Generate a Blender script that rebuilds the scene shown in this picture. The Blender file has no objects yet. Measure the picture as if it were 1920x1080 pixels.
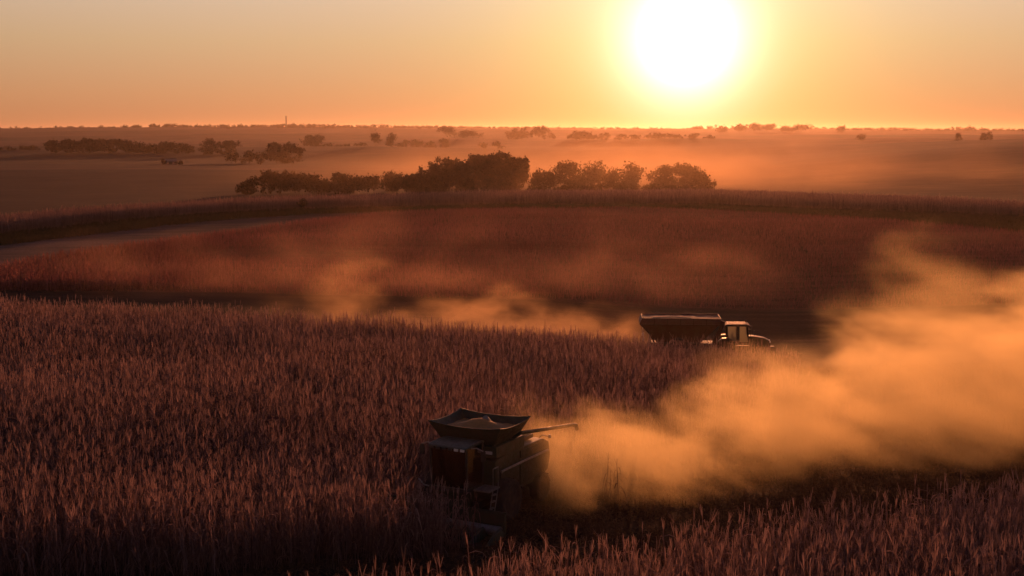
import bpy, bmesh, math, random
import numpy as np
from mathutils import Vector, Matrix, Euler
R = math.radians
S = bpy.context.scene
COL = S.collection
random.seed(7)
rng = np.random.default_rng(11)

# ------------------------------------------------------------------ camera
CAM_Z = 20.0
F = 2400.0                      # focal length in photo pixels (1920 wide)
PITCH = R(7.006)
cam = bpy.data.objects.new('camera', bpy.data.cameras.new('camera'))
COL.objects.link(cam)
S.camera = cam
cam.location = (0, 0, CAM_Z)
cam.rotation_euler = (R(90) - PITCH, 0, 0)
cam.data.sensor_width = 36
cam.data.lens = 45
cam.data.clip_start = 0.5
cam.data.clip_end = 30000

# ------------------------------------------------------------------ world, sun, exposure
SUN_EL, SUN_AZ = R(3.92), R(7.6)
sun_dir = Vector((math.sin(SUN_AZ) * math.cos(SUN_EL), math.cos(SUN_AZ) * math.cos(SUN_EL), math.sin(SUN_EL)))


class NT:
    """small helper to write node trees"""
    def __init__(self, tree):
        self.t = tree

    def node(self, typ, **kw):
        n = self.t.nodes.new(typ)
        for k, v in kw.items():
            setattr(n, k, v)
        return n

    def put(self, sock, v):
        if isinstance(v, bpy.types.NodeSocket):
            self.t.links.new(v, sock)
        else:
            sock.default_value = v

    def m(self, op, a, b=0.0, c=0.0, clamp=False):
        n = self.node('ShaderNodeMath', operation=op)
        n.use_clamp = clamp
        self.put(n.inputs[0], a)
        self.put(n.inputs[1], b)
        self.put(n.inputs[2], c)
        return n.outputs[0]

    def mapr(self, v, a, b, c, d, smooth=True):
        n = self.node('ShaderNodeMapRange')
        n.interpolation_type = 'SMOOTHSTEP' if smooth else 'LINEAR'
        self.put(n.inputs[0], v)
        for i, q in enumerate((a, b, c, d)):
            self.put(n.inputs[i + 1], q)
        return n.outputs[0]

    def mix(self, fac, a, b, blend='MIX'):
        n = self.node('ShaderNodeMix', data_type='RGBA', blend_type=blend)
        self.put(n.inputs[0], fac)
        self.put(n.inputs[6], a)
        self.put(n.inputs[7], b)
        return n.outputs[2]

    def noise(self, vec, scale, detail=4, rough=.55, dist=0.0):
        n = self.node('ShaderNodeTexNoise')
        if vec is not None:
            self.put(n.inputs['Vector'], vec)
        n.inputs['Scale'].default_value = scale
        n.inputs['Detail'].default_value = detail
        n.inputs['Roughness'].default_value = rough
        n.inputs['Distortion'].default_value = dist
        return n.outputs['Fac']

    def ramp(self, fac, stops):
        n = self.node('ShaderNodeValToRGB')
        e = n.color_ramp.elements
        while len(e) < len(stops):
            e.new(0.5)
        for q, (p, c) in zip(e, stops):
            q.position = p
            q.color = (*c, 1)
        self.put(n.inputs[0], fac)
        return n.outputs[0]


def srgb(r, g, b):
    f = lambda v: (v / 255 / 12.92) if v <= 10 else ((v / 255 + .055) / 1.055) ** 2.4
    return (f(r), f(g), f(b))


world = bpy.data.worlds.new('World')
S.world = world
world.use_nodes = True
w = NT(world.node_tree)
bg = world.node_tree.nodes['Background']
sky = w.node('ShaderNodeTexSky', sky_type='NISHITA', sun_disc=False)
sky.sun_elevation = SUN_EL
sky.sun_rotation = SUN_AZ
sky.dust_density = 2.0
gen = w.node('ShaderNodeTexCoord').outputs['Generated']
nrm = w.node('ShaderNodeVectorMath', operation='NORMALIZE')
w.put(nrm.inputs[0], gen)
sep = w.node('ShaderNodeSeparateXYZ')
w.put(sep.inputs[0], nrm.outputs[0])
elev = w.m('MULTIPLY', w.m('ARCSINE', sep.outputs[2]), 180 / math.pi)
dot = w.node('ShaderNodeVectorMath', operation='DOT_PRODUCT')
w.put(dot.inputs[0], nrm.outputs[0])
dot.inputs[1].default_value = sun_dir
theta = w.m('MULTIPLY', w.m('ARCCOSINE', w.m('MINIMUM', dot.outputs['Value'], 1.0)), 180 / math.pi)
# dusty evening sky: orange at the horizon to grey peach above, then the blue of the sky texture
low = w.ramp(w.m('DIVIDE', elev, 16.0, clamp=True), [
    (0.0, (.62, .235, .095)), (0.10, (.68, .325, .150)), (0.24, (.70, .44, .24)), (0.36, (.72, .51, .35)),
    (0.62, (.52, .41, .42)), (1.0, (.44, .35, .48))])
nish = w.mix(1.0, sky.outputs[0], (.14, .105, .16, 1), 'MULTIPLY')
base = w.mix(w.mapr(elev, 9, 26, 0, 1), low, nish)
# fall-off away from the sun's side of the sky
az_dim = w.mapr(theta, 8, 70, 1.0, 0.45)
base = w.mix(1.0, base, w.mix(az_dim, (0, 0, 0, 1), (1, 1, 1, 1)), 'MULTIPLY')


def glow(sig, power, col):
    g = w.m('EXPONENT', w.m('MULTIPLY', w.m('POWER', w.m('DIVIDE', theta, sig), power), -1.0))
    return w.mix(1.0, (*col, 1), w.mix(g, (0, 0, 0, 1), (1, 1, 1, 1)), 'MULTIPLY')


aur = w.mix(1.0, glow(2.05, 1.6, (2.0, 2.0, 2.0)), glow(6.4, 1.8, (.40, .37, .09)), 'ADD')
aur = w.mix(1.0, aur, glow(11.0, 1.5, (.19, .10, -.035)), 'ADD')
allsky = w.mix(1.0, base, aur, 'ADD')
allsky = w.mix(w.mapr(elev, -3.0, -0.6, 0, 1), (.05, .025, .015, 1), allsky)
w.put(bg.inputs[0], allsky)
bg.inputs[1].default_value = 1.0

sl = bpy.data.lights.new('sun', 'SUN')
sl.energy = 4.0
sl.angle = R(1.0)
sl.color = (1.0, .325, .12)
sun = bpy.data.objects.new('sun', sl)
COL.objects.link(sun)
sun.location = (60, 100, 80)
sun.rotation_euler = sun_dir.to_track_quat('Z', 'Y').to_euler()

vs = S.view_settings
vs.view_transform = 'Standard'
vs.look = 'None'
vs.exposure = 0.0
vs.gamma = 1.0
S.render.engine = 'CYCLES'
cy = S.cycles
cy.max_bounces = 5
cy.diffuse_bounces = 2
cy.glossy_bounces = 2
cy.transmission_bounces = 4
cy.transparent_max_bounces = 8
cy.volume_bounces = 1
cy.volume_step_rate = 1.0
cy.volume_max_steps = 256
cy.use_denoising = True
cy.sample_clamp_indirect = 4.0

# ------------------------------------------------------------------ helpers


def tag(o, label=None, cat=None, group=None, kind=None):
    if label: o['label'] = label
    if cat: o['category'] = cat
    if group: o['group'] = group
    if kind: o['kind'] = kind
    return o


def empty(name, loc, rz=0.0):
    o = bpy.data.objects.new(name, None)
    COL.objects.link(o)
    o.location = loc
    o.rotation_euler = (0, 0, rz)
    o.empty_display_size = .3
    return o


def np_mesh(name, verts, faces, mat, tint=None, smooth=False):
    """mesh from an (n,3) array and an (m,4) array of quads"""
    me = bpy.data.meshes.new(name)
    nv, nf = len(verts), len(faces)
    me.vertices.add(nv)
    me.vertices.foreach_set('co', np.ascontiguousarray(verts, np.float32).ravel())
    me.loops.add(nf * 4)
    me.loops.foreach_set('vertex_index', np.ascontiguousarray(faces, np.int32).ravel())
    me.polygons.add(nf)
    me.polygons.foreach_set('loop_start', np.arange(nf, dtype=np.int32) * 4)
    me.polygons.foreach_set('use_smooth', np.full(nf, smooth))
    me.update(calc_edges=True)
    if tint is not None:
        a = me.attributes.new('tint', 'FLOAT_COLOR', 'POINT')
        c = np.ones((nv, 4), np.float32)
        c[:, :tint.shape[1]] = tint
        a.data.foreach_set('color', c.ravel())
    if mat: me.materials.append(mat)
    return me


def link(name, me, parent=None):
    o = bpy.data.objects.new(name, me)
    COL.objects.link(o)
    if parent: o.parent = parent
    return o


class MB:
    """collects boxes, bars, prisms and turned shapes; build() links them as one mesh object"""
    def __init__(self):
        self.bm = bmesh.new()

    def hexa(self, p):
        v = [self.bm.verts.new(q) for q in p]
        for f in ((3, 2, 1, 0), (4, 5, 6, 7), (0, 1, 5, 4), (1, 2, 6, 5), (2, 3, 7, 6), (3, 0, 4, 7)):
            self.bm.faces.new([v[i] for i in f])
        return self

    def box(self, x0, x1, y0, y1, z0, z1):
        return self.hexa([(x0, y0, z0), (x1, y0, z0), (x1, y1, z0), (x0, y1, z0),
                          (x0, y0, z1), (x1, y0, z1), (x1, y1, z1), (x0, y1, z1)])

    def frus(self, b, zb, t, zt):
        """b and t = (x0,x1,y0,y1) rectangles"""
        return self.hexa([(b[0], b[2], zb), (b[1], b[2], zb), (b[1], b[3], zb), (b[0], b[3], zb),
                          (t[0], t[2], zt), (t[1], t[2], zt), (t[1], t[3], zt), (t[0], t[3], zt)])

    def prism(self, pts, x0, x1):
        """(y,z) outline extruded along x"""
        a = [self.bm.verts.new((x0, y, z)) for y, z in pts]
        b = [self.bm.verts.new((x1, y, z)) for y, z in pts]
        n = len(pts)
        self.bm.faces.new(a)
        self.bm.faces.new(b[::-1])
        for i in range(n):
            self.bm.faces.new([a[i], b[i], b[(i + 1) % n], a[(i + 1) % n]])
        return self

    def tube(self, pts, r, seg=8, r1=None):
        pts = [Vector(p) for p in pts]
        rings = []
        for i, p in enumerate(pts):
            d = (pts[min(i + 1, len(pts) - 1)] - pts[max(i - 1, 0)]).normalized()
            q = d.to_track_quat('Z', 'Y')
            rr = r if r1 is None else r + (r1 - r) * i / (len(pts) - 1)
            rings.append([self.bm.verts.new(p + q @ Vector((rr * math.cos(2 * math.pi * k / seg), rr * math.sin(2 * math.pi * k / seg), 0)))
                          for k in range(seg)])
        for a, b in zip(rings, rings[1:]):
            for k in range(seg):
                self.bm.faces.new([a[k], a[(k + 1) % seg], b[(k + 1) % seg], b[k]])
        self.bm.faces.new(rings[0][::-1])
        self.bm.faces.new(rings[-1])
        return self

    def lathe(self, c, prof, seg=28):
        """(x offset, radius) profile turned about the x axis at c"""
        rings = []
        for x, r in prof:
            rings.append([self.bm.verts.new((c[0] + x, c[1] + r * math.cos(2 * math.pi * k / seg), c[2] + r * math.sin(2 * math.pi * k / seg)))
                          for k in range(seg)])
        for a, b in zip(rings, rings[1:]):
            for k in range(seg):
                self.bm.faces.new([a[k], a[(k + 1) % seg], b[(k + 1) % seg], b[k]])
        self.bm.faces.new(rings[0][::-1])
        self.bm.faces.new(rings[-1])
        return self

    def build(self, name, mat, parent=None, bevel=0.0, smooth=False):
        bmesh.ops.recalc_face_normals(self.bm, faces=self.bm.faces[:])
        if bevel:
            bmesh.ops.bevel(self.bm, geom=[e for e in self.bm.edges], offset=bevel, segments=2, affect='EDGES', profile=.6, clamp_overlap=True)
        me = bpy.data.meshes.new(name)
        self.bm.to_mesh(me)
        self.bm.free()
        me.materials.append(mat)
        if smooth:
            me.shade_smooth()
            me.set_sharp_from_angle(angle=R(40))
        return link(name, me, parent)


def mat_new(name):
    m = bpy.data.materials.new(name)
    m.use_nodes = True
    n = NT(m.node_tree)
    return m, n, m.node_tree.nodes['Principled BSDF'], m.node_tree.nodes['Material Output']


def painted(name, col, rough=.45, metal=0.0, dirt=(.16, .10, .06), amount=.55, scale=1.6):
    """paint or metal with field dust lying on it in patches"""
    m, n, b, o = mat_new(name)
    tc = n.node('ShaderNodeTexCoord').outputs['Object']
    k = n.mapr(n.noise(tc, scale, 6, .65), .38, .72, 0.08, amount)
    n.put(b.inputs['Base Color'], n.mix(k, (*col, 1), (*dirt, 1)))
    n.put(b.inputs['Roughness'], n.mapr(n.noise(tc, scale * 4, 4), .3, .7, rough, min(1, rough + .3)))
    b.inputs['Metallic'].default_value = metal
    return m


def foliage_mat(name, c0, c1, trans=.35):
    """leaf material; each clump or stalk keeps its own tint"""
    m, n, b, o = mat_new(name)
    n.t.nodes.remove(b)
    at = n.node('ShaderNodeAttribute', attribute_name='tint')
    sp = n.node('ShaderNodeSeparateColor')
    n.put(sp.inputs[0], at.outputs['Color'])
    c = n.mix(sp.outputs[0], (*c0, 1), (*c1, 1))
    c = n.mix(1.0, c, n.mix(sp.outputs[1], (.55, .55, .55, 1), (1.3, 1.3, 1.3, 1)), 'MULTIPLY')
    d = n.node('ShaderNodeBsdfDiffuse')
    t = n.node('ShaderNodeBsdfTranslucent')
    n.put(d.inputs[0], c)
    n.put(t.inputs[0], c)
    x = n.node('ShaderNodeMixShader')
    x.inputs[0].default_value = trans
    n.put(x.inputs[1], d.outputs[0])
    n.put(x.inputs[2], t.outputs[0])
    n.put(o.inputs[0], x.outputs[0])
    return m


# ------------------------------------------------------------------ terrain
# depth of the ground below the camera (m), at bearings named by photo column and distances Y
YS = [0, 35, 55, 80, 105, 120, 140, 165, 200, 240, 290, 340, 420, 530, 620, 760, 960, 1400, 2000, 2900, 3400, 4200, 7000]
DT = {
    -900: [14, 15.0, 16.0, 16.6, 16.8, 17.6, 18.6, 17.9, 17.2, 17.0, 17.2, 17.6, 17.2, 16, 18, 18.5, 17, 15, 12, -2.0, 10, 40, 60],
    0:    [14, 15.2, 16.2, 16.8, 17.0, 17.7, 18.6, 17.8, 17.0, 16.8, 17.3, 17.8, 17.4, 16.1, 18, 18.5, 16.6, 14.5, 11, -3.5, 10, 40, 60],
    480:  [14, 15.3, 16.5, 17.3, 17.9, 18.6, 19.0, 17.9, 16.4, 15.7, 16.6, 17.2, 17.2, 16.8, 18, 18.3, 17.0, 14.5, 10, -10.5, 8, 40, 60],
    960:  [14, 15.3, 16.8, 17.9, 18.9, 19.7, 19.6, 18.3, 16.5, 15.3, 15.9, 16.6, 17.4, 17.4, 17.6, 17.3, 16, 13.5, 8, -6.5, 8, 40, 60],
    1200: [14, 15.3, 16.9, 18.3, 19.8, 21.4, 21.1, 19.2, 17.1, 15.7, 16.0, 16.6, 17.3, 17.0, 17.0, 16.6, 15.5, 13, 8, -4.0, 8, 40, 60],
    1440: [14, 15.3, 17.0, 18.8, 20.6, 21.6, 21.4, 19.3, 17.3, 16.1, 16.4, 16.9, 16.4, 13.8, 12.8, 12.6, 12.4, 11, 8, -2.5, 8, 40, 60],
    1920: [14, 15.3, 16.9, 18.8, 20.2, 21.0, 20.6, 18.3, 16.9, 16.6, 16.6, 15.6, 11.6, 5.0, 4.2, 6.5, 7.5, 8, 8, 0.5, 8, 40, 60],
    2800: [14, 15.3, 16.9, 18.6, 20.0, 20.6, 20.4, 18.3, 16.9, 16.6, 16.6, 15.2, 11.0, 4.6, 3.8, 6.0, 7.0, 8, 8, 1.0, 8, 40, 60],
}


def _gauss(a, sig, axis):
    r = int(sig * 3)
    k = np.exp(-.5 * (np.arange(-r, r + 1) / sig) ** 2)
    k /= k.sum()
    p = [(0, 0)] * a.ndim
    p[axis] = (r, r)
    a = np.pad(a, p, mode='edge')
    return np.apply_along_axis(lambda q: np.convolve(q, k, 'valid'), axis, a)


_LY = lambda y: np.log(np.maximum(y, 0) + 40.0)
_ly = np.linspace(_LY(0), _LY(7000), 900)
_sc = np.linspace(-900, 2800, 260)
_tab = np.stack([np.interp(_ly, _LY(np.array(YS, float)), np.array(DT[k], float)) for k in sorted(DT)])
_tab = np.stack([np.interp(_sc, sorted(DT), _tab[:, j]) for j in range(len(_ly))], 1)
_tab = _gauss(_gauss(_tab, 9, 1), 9, 0)


def ground_z(x, y):
    x = np.asarray(x, float)
    y = np.asarray(y, float)
    s = 960 + F * x / np.maximum(y, 30)
    i = np.clip((s - _sc[0]) / (_sc[1] - _sc[0]), 0, len(_sc) - 1.001)
    j = np.clip((_LY(y) - _ly[0]) / (_ly[1] - _ly[0]), 0, len(_ly) - 1.001)
    i0, j0 = i.astype(int), j.astype(int)
    fi, fj = i - i0, j - j0
    d = (_tab[i0, j0] * (1 - fi) * (1 - fj) + _tab[i0 + 1, j0] * fi * (1 - fj) + _tab[i0, j0 + 1] * (1 - fi) * fj + _tab[i0 + 1, j0 + 1] * fi * fj)
    z = CAM_Z - d
    z += .12 * np.sin(x * .11 + y * .05) * np.sin(y * .09 - x * .03 + 1.3)
    far = np.clip((y - 300) / 900, 0, 1)
    z += far * (1.5 * np.sin(x * .006 + 1) * np.sin(y * .006 + x * .002) + 2.6 * np.sin(y * .0135 + 1.6 * np.sin(x * .0045) + .8) + .6 * np.sin(x * .031 + y * .011))
    return z


def gz(x, y):
    return float(ground_z(np.array([x]), np.array([y]))[0])


def column(x, y):
    return 960 + F * x / y


def at(u, Y):
    """ground point seen in photo column u at distance Y (the fan of bearings, not the lens)"""
    x = (u - 960) / F * Y
    return x, Y, gz(x, Y)


def row_z(v, Y):
    """height of a point at distance Y on the photo's row v"""
    return CAM_Z - Y * math.tan(math.atan((v - 540) / F) + PITCH)


# boundaries of the fields, as distance along each bearing
def hill_far(s): return np.interp(s, [-900, 0, 250, 480, 700, 960, 1200, 1440, 1920, 2800], [140, 163, 188, 214, 244, 260, 265, 252, 214, 190])
def strip_near(s): return np.interp(s, [-900, 0, 250, 480, 700, 960, 1330, 1920, 2800], [180, 209, 232, 252, 262, 270, 276, 246, 220])
def strip_far(s): return np.interp(s, [-900, 0, 250, 480, 700, 960, 1330, 1920, 2800], [196, 226, 250, 268, 282, 300, 312, 262, 230])
def crest(s): return np.interp(s, [-900, 0, 480, 960, 1200, 1330, 1480, 1920], [112, 113, 112, 110, 112, 110, 104, 96])


def vnoise(x, y, sc, seed=0):
    x = np.asarray(x) / sc
    y = np.asarray(y) / sc
    def h(i, j):
        q = np.sin(i * 127.1 + j * 311.7 + seed * 74.7) * 43758.5453
        return q - np.floor(q)
    i, j = np.floor(x), np.floor(y)
    a, b = x - i, y - j
    a, b = a * a * (3 - 2 * a), b * b * (3 - 2 * b)
    return (h(i, j) * (1 - a) + h(i + 1, j) * a) * (1 - b) + (h(i, j + 1) * (1 - a) + h(i + 1, j + 1) * a) * b


# harvested lane: near edge and far edge polylines (x -> y)
def lane_near(x): return np.interp(x, [-40, -11, -5.5, -3, 2, 10, 20.4, 45], [20, 30, 34.8, 37.4, 41, 45.6, 51, 63])
def lane_far(x): return np.interp(x, [-40, -22, -11, -7, -2.4, -0.9, 0.1, 6, 14, 30, 45], [36, 40, 44.3, 46.0, 47.6, 49.0, 60, 70, 77, 86, 94])


def in_lane(x, y):
    wob = .5 * (vnoise(x, y, 2.3, 5) - .5)
    return (y > lane_near(x) + wob) & (y < lane_far(x) + wob)


C_SOIL = np.array([.060, .038, .026])
C_LITTER = np.array([.075, .044, .030])
C_STUB = np.array([.050, .031, .022])  # stubble ground, darkened so the lane's shade sits in the colour
C_DARK = np.array([.030, .017, .016])
C_GREEN = np.array([.040, .046, .020])
C_MOWN = np.array([.095, .072, .064])
C_FARA = np.array([.075, .036, .028])
C_FARB = np.array([.022, .011, .010])


def build_ground():
    nt = 420
    ya = np.concatenate([np.linspace(-160, 28, 12, endpoint=False), np.linspace(28, 135, 120, endpoint=False),
                         np.linspace(135, 330, 140, endpoint=False), np.geomspace(330, 6800, 150)])
    t = np.linspace(-1, 1, nt)
    t = np.sign(t) * (0.55 * np.abs(t) + .45 * np.abs(t) ** 3)
    X = t[None, :] * (150 + np.abs(ya[:, None]) * 1.7)
    Y = np.repeat(ya[:, None], nt, 1)
    Z = ground_z(X, Y)
    s = column(X, np.maximum(Y, 30))
    col = np.empty(X.shape + (3,))
    col[:] = C_LITTER
    def put(mask, c): col[mask] = c
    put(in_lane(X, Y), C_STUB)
    cr = crest(s)
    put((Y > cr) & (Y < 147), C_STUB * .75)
    put((Y > 147) & (Y < hill_far(s)), C_LITTER * np.array([1.5, 1.1, 1.1]))
    hf, sn, sf = hill_far(s), strip_near(s), strip_far(s)
    put((Y >= hf) & (Y < sn), C_LITTER * .9)
    mw = (Y >= hf) & (Y < sn)
    fd = np.clip((620 - s) / 420, 0, 1)[..., None]
    col[mw] = (C_LITTER * .9 * (1 - fd) + C_MOWN * fd)[mw]
    g = (Y >= hf + (sn - hf) * .62 * np.clip((800 - s) / 200, 0, 1)) & (Y < sn)
    put(g, C_GREEN)
    put((Y >= sn) & (Y < sf), C_LITTER)
    put((Y >= sf) & (Y < 545), C_DARK)
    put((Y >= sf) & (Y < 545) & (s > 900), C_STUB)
    far = Y >= 545
    k = vnoise(X + 300 * vnoise(X, Y, 600, 3), Y * 1.0, 260, 9)
    q = np.floor(k * 5) / 4
    fc = C_FARB + (C_FARA - C_FARB) * q[..., None]
    col[far] = fc[far]
    put((s > 1480) & (Y > 420) & (Y < 1150), C_DARK * 1.35)
    verts = np.stack([X, Y, Z], -1).reshape(-1, 3)
    ny = len(ya)
    idx = np.arange(ny * nt).reshape(ny, nt)
    faces = np.stack([idx[:-1, :-1], idx[:-1, 1:], idx[1:, 1:], idx[1:, :-1]], -1).reshape(-1, 4)
    m, n, b, o = mat_new('field_soil')
    at_ = n.node('ShaderNodeAttribute', attribute_name='tint').outputs['Color']
    pos = n.node('ShaderNodeNewGeometry').outputs['Position']
    mp = n.node('ShaderNodeMapping')
    n.put(mp.inputs[0], pos)
    mp.inputs['Rotation'].default_value = (0, 0, R(-24))
    mp.inputs['Scale'].default_value = (.12, 1, 1)
    streak = n.noise(mp.outputs[0], .55, 6, .6)
    blot = n.noise(pos, .035, 6, .6)
    fine = n.noise(pos, 3.0, 6, .7)
    v = n.m('MULTIPLY', n.mapr(streak, .25, .75, .6, 1.4), n.mapr(blot, .3, .7, .75, 1.25))
    v = n.m('MULTIPLY', v, n.mapr(fine, .25, .75, .6, 1.4))
    c = n.mix(1.0, at_, n.mix(n.m('MULTIPLY', v, .5), (0, 0, 0, 1), (2, 2, 2, 1)), 'MULTIPLY')
    n.put(b.inputs['Base Color'], c)
    b.inputs['Roughness'].default_value = 1.0
    b.inputs['Specular IOR Level'].default_value = 0.05
    bp = n.node('ShaderNodeBump')
    bp.inputs['Strength'].default_value = .7
    bp.inputs['Distance'].default_value = .2
    n.put(bp.inputs['Height'], fine)
    n.put(b.inputs['Normal'], bp.outputs[0])
    me = np_mesh('ground', verts, faces, m, tint=col.reshape(-1, 3), smooth=True)
    tag(link('ground', me), kind='structure')


build_ground()

# ------------------------------------------------------------------ corn
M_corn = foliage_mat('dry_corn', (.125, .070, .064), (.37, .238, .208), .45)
M_slope = foliage_mat('slope_crop', (.15, .048, .046), (.46, .175, .15), .5)
M_stub = foliage_mat('shade_darkened_stubble', (.055, .036, .024), (.16, .105, .065), .2)  # stubble tones lowered: shade of the lane is put into the colour
M_weed = foliage_mat('rough_grass', (.040, .045, .018), (.105, .085, .04), .3)


def quads_strip(path, widths, side):
    """strip of quads along a path, `side` = unit sideways vector"""
    p = np.asarray(path, float)
    wv = np.asarray(widths, float)[:, None] * np.asarray(side, float)[None, :]
    v = np.empty((len(p) * 2, 3))
    v[0::2] = p - wv
    v[1::2] = p + wv
    f = [[2 * i, 2 * i + 1, 2 * i + 3, 2 * i + 2] for i in range(len(p) - 1)]
    return v, np.array(f)


def corn_variant(seed, lod):
    r = np.random.default_rng(seed)
    V, Fs, T = [], [], []
    n = 0
    def add(v, f, t):
        nonlocal n
        V.append(v); Fs.append(f + n); T.append(np.full(len(v), t)); n += len(v)
    H = r.uniform(2.0, 2.35)
    lean = r.normal(0, .05, 2)
    def stalk_at(z): return np.array([lean[0] * z, lean[1] * z, z])
    if lod < 3:
        zz = [-.1, 1.0, H]
        for k in range(3 if lod == 1 else 2):
            a = k * (2.1 if lod == 1 else 1.57)
            add(*quads_strip([stalk_at(z) for z in zz], [.020, .018, .010] if lod == 1 else [.028, .024, .012], [math.cos(a), math.sin(a), 0]), .25)
    else:
        for a in (.3, 1.9):
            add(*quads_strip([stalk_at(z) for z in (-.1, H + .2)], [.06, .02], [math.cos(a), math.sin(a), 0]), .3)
    nl = {1: 11, 2: 8, 3: 6}[lod]
    wsc = {1: 1.0, 2: 1.35, 3: 2.3}[lod]
    a0 = r.uniform(0, 6.28)
    for i in range(nl):
        z0 = .35 + (H - .55) * (i + r.uniform(-.2, .2)) / (nl - 1)
        az = a0 + math.pi * i + r.normal(0, .5)
        L = r.uniform(.5, .85) * (1 - .35 * abs(z0 / H - .5))
        up = r.uniform(.05, .5) if z0 < H * .75 else r.uniform(.3, 1.0)
        droop = r.uniform(.8, 1.9)
        reach = r.choice([.30, .42, .75])
        d = np.array([math.cos(az), math.sin(az), 0])
        sd = np.array([-math.sin(az), math.cos(az), 0]) + np.array([0, 0, r.normal(0, .4)])
        sd /= np.linalg.norm(sd)
        ts = {1: [0, .25, .55, .8, 1], 2: [0, .4, 1], 3: [0, .5, 1]}[lod]
        path = [stalk_at(z0) + d * (L * reach * (1 - (1 - t) ** 1.6)) + np.array([0, 0, L * (up * t - droop * t * t)]) for t in ts]
        wd = [w_ * wsc * r.uniform(.8, 1.2) for w_ in {1: [.009, .019, .017, .010, .003], 2: [.011, .020, .004], 3: [.014, .024, .006]}[lod]]
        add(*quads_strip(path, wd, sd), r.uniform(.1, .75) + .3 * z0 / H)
    if lod == 1:
        z0 = r.uniform(.95, 1.25)
        az = r.uniform(0, 6.28)
        d = np.array([math.cos(az), math.sin(az), 0])
        for k in range(2):
            a = az + 1.57 * k
            s_ = np.array([-math.sin(a), math.cos(a), 0])
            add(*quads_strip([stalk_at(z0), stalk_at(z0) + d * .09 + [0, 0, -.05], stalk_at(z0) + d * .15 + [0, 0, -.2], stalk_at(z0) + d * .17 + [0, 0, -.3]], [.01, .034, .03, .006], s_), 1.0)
    for k in range({1: 5, 2: 3, 3: 0}[lod]):
        az = r.uniform(0, 6.28)
        sp = r.uniform(0, .13)
        top = stalk_at(H) + np.array([math.cos(az) * sp, math.sin(az) * sp, r.uniform(.18, .42)])
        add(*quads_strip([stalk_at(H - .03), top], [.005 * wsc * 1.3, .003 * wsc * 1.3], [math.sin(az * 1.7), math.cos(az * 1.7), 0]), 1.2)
    return np.concatenate(V), np.concatenate(Fs), np.concatenate(T)


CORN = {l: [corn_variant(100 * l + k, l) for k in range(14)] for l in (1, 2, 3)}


def scatter(name, xy, variants, mat, hscale, tone, spread=.12, lean=.07, sink=0.0):
    """one mesh of many plants standing on the ground"""
    N = len(xy)
    z = ground_z(xy[:, 0], xy[:, 1]) - sink
    which = rng.integers(0, len(variants), N)
    VV, FF, TT = [], [], []
    off = 0
    for k, (v, f, t) in enumerate(variants):
        ii = np.nonzero(which == k)[0]
        if not len(ii): continue
        a = rng.uniform(0, 2 * np.pi, len(ii))
        sc = hscale[ii] * rng.normal(1, .09, len(ii))
        ca, sa = np.cos(a), np.sin(a)
        lx, ly = rng.normal(0, lean, len(ii)), rng.normal(0, lean, len(ii))
        tilt = np.where(rng.uniform(0, 1, len(ii)) < .12, 4.0, 1.0)
        lx, ly = lx * tilt, ly * tilt
        x = v[None, :, 0] * ca[:, None] - v[None, :, 1] * sa[:, None]
        y = v[None, :, 0] * sa[:, None] + v[None, :, 1] * ca[:, None]
        zz = np.repeat(v[None, :, 2], len(ii), 0)
        x = x + lx[:, None] * zz
        y = y + ly[:, None] * zz
        P = np.stack([x * sc[:, None] + xy[ii, 0][:, None], y * sc[:, None] + xy[ii, 1][:, None], zz * sc[:, None] + z[ii][:, None]], -1)
        VV.append(P.reshape(-1, 3))
        nv = len(v)
        FF.append((f[None] + (np.arange(len(ii)) * nv)[:, None, None]).reshape(-1, 4) + off)
        off += nv * len(ii)
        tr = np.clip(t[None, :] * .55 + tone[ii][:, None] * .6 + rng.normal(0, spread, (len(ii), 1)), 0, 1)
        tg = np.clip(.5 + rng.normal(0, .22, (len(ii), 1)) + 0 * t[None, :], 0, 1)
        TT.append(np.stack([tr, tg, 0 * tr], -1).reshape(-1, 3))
    return np_mesh(name, np.concatenate(VV), np.concatenate(FF), mat, tint=np.concatenate(TT))


def fan_points(y0, y1, dens, s0=-250, s1=2300):
    """random plant sites, even over the ground, inside the fan of bearings"""
    k0, k1 = (s0 - 960) / F, (s1 - 960) / F
    area = .5 * (k1 - k0) * (y1 ** 2 - y0 ** 2)
    n = int(area * dens)
    y = np.sqrt(rng.uniform(y0 ** 2, y1 ** 2, n))
    x = rng.uniform(k0, k1, n) * y
    return np.stack([x, y], 1)


ROW_A = R(24)


def to_rows(xy, pitch=.76, jit=.06):
    """pull the sites on to drilled rows"""
    c, s = math.cos(ROW_A), math.sin(ROW_A)
    u = xy[:, 0] * c + xy[:, 1] * s
    v = -xy[:, 0] * s + xy[:, 1] * c
    v = np.round(v / pitch) * pitch + rng.normal(0, jit, len(v))
    return np.stack([u * c - v * s, u * s + v * c], 1)


COMB = (-1.4, 55.0)
COMB_A = R(152)


def clear_machine(xy):
    """no plants inside the combine or its header"""
    dx, dy = xy[:, 0] - COMB[0], xy[:, 1] - COMB[1]
    c, s = math.cos(-COMB_A), math.sin(-COMB_A)
    lx, ly = dx * c - dy * s, dx * s + dy * c
    body = (np.abs(lx) < 2.3) & (ly > -6) & (ly < 4.0)
    head = (np.abs(lx) < 3.2) & (ly > 2.9) & (ly < 5.0)
    return ~(body | head)


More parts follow.
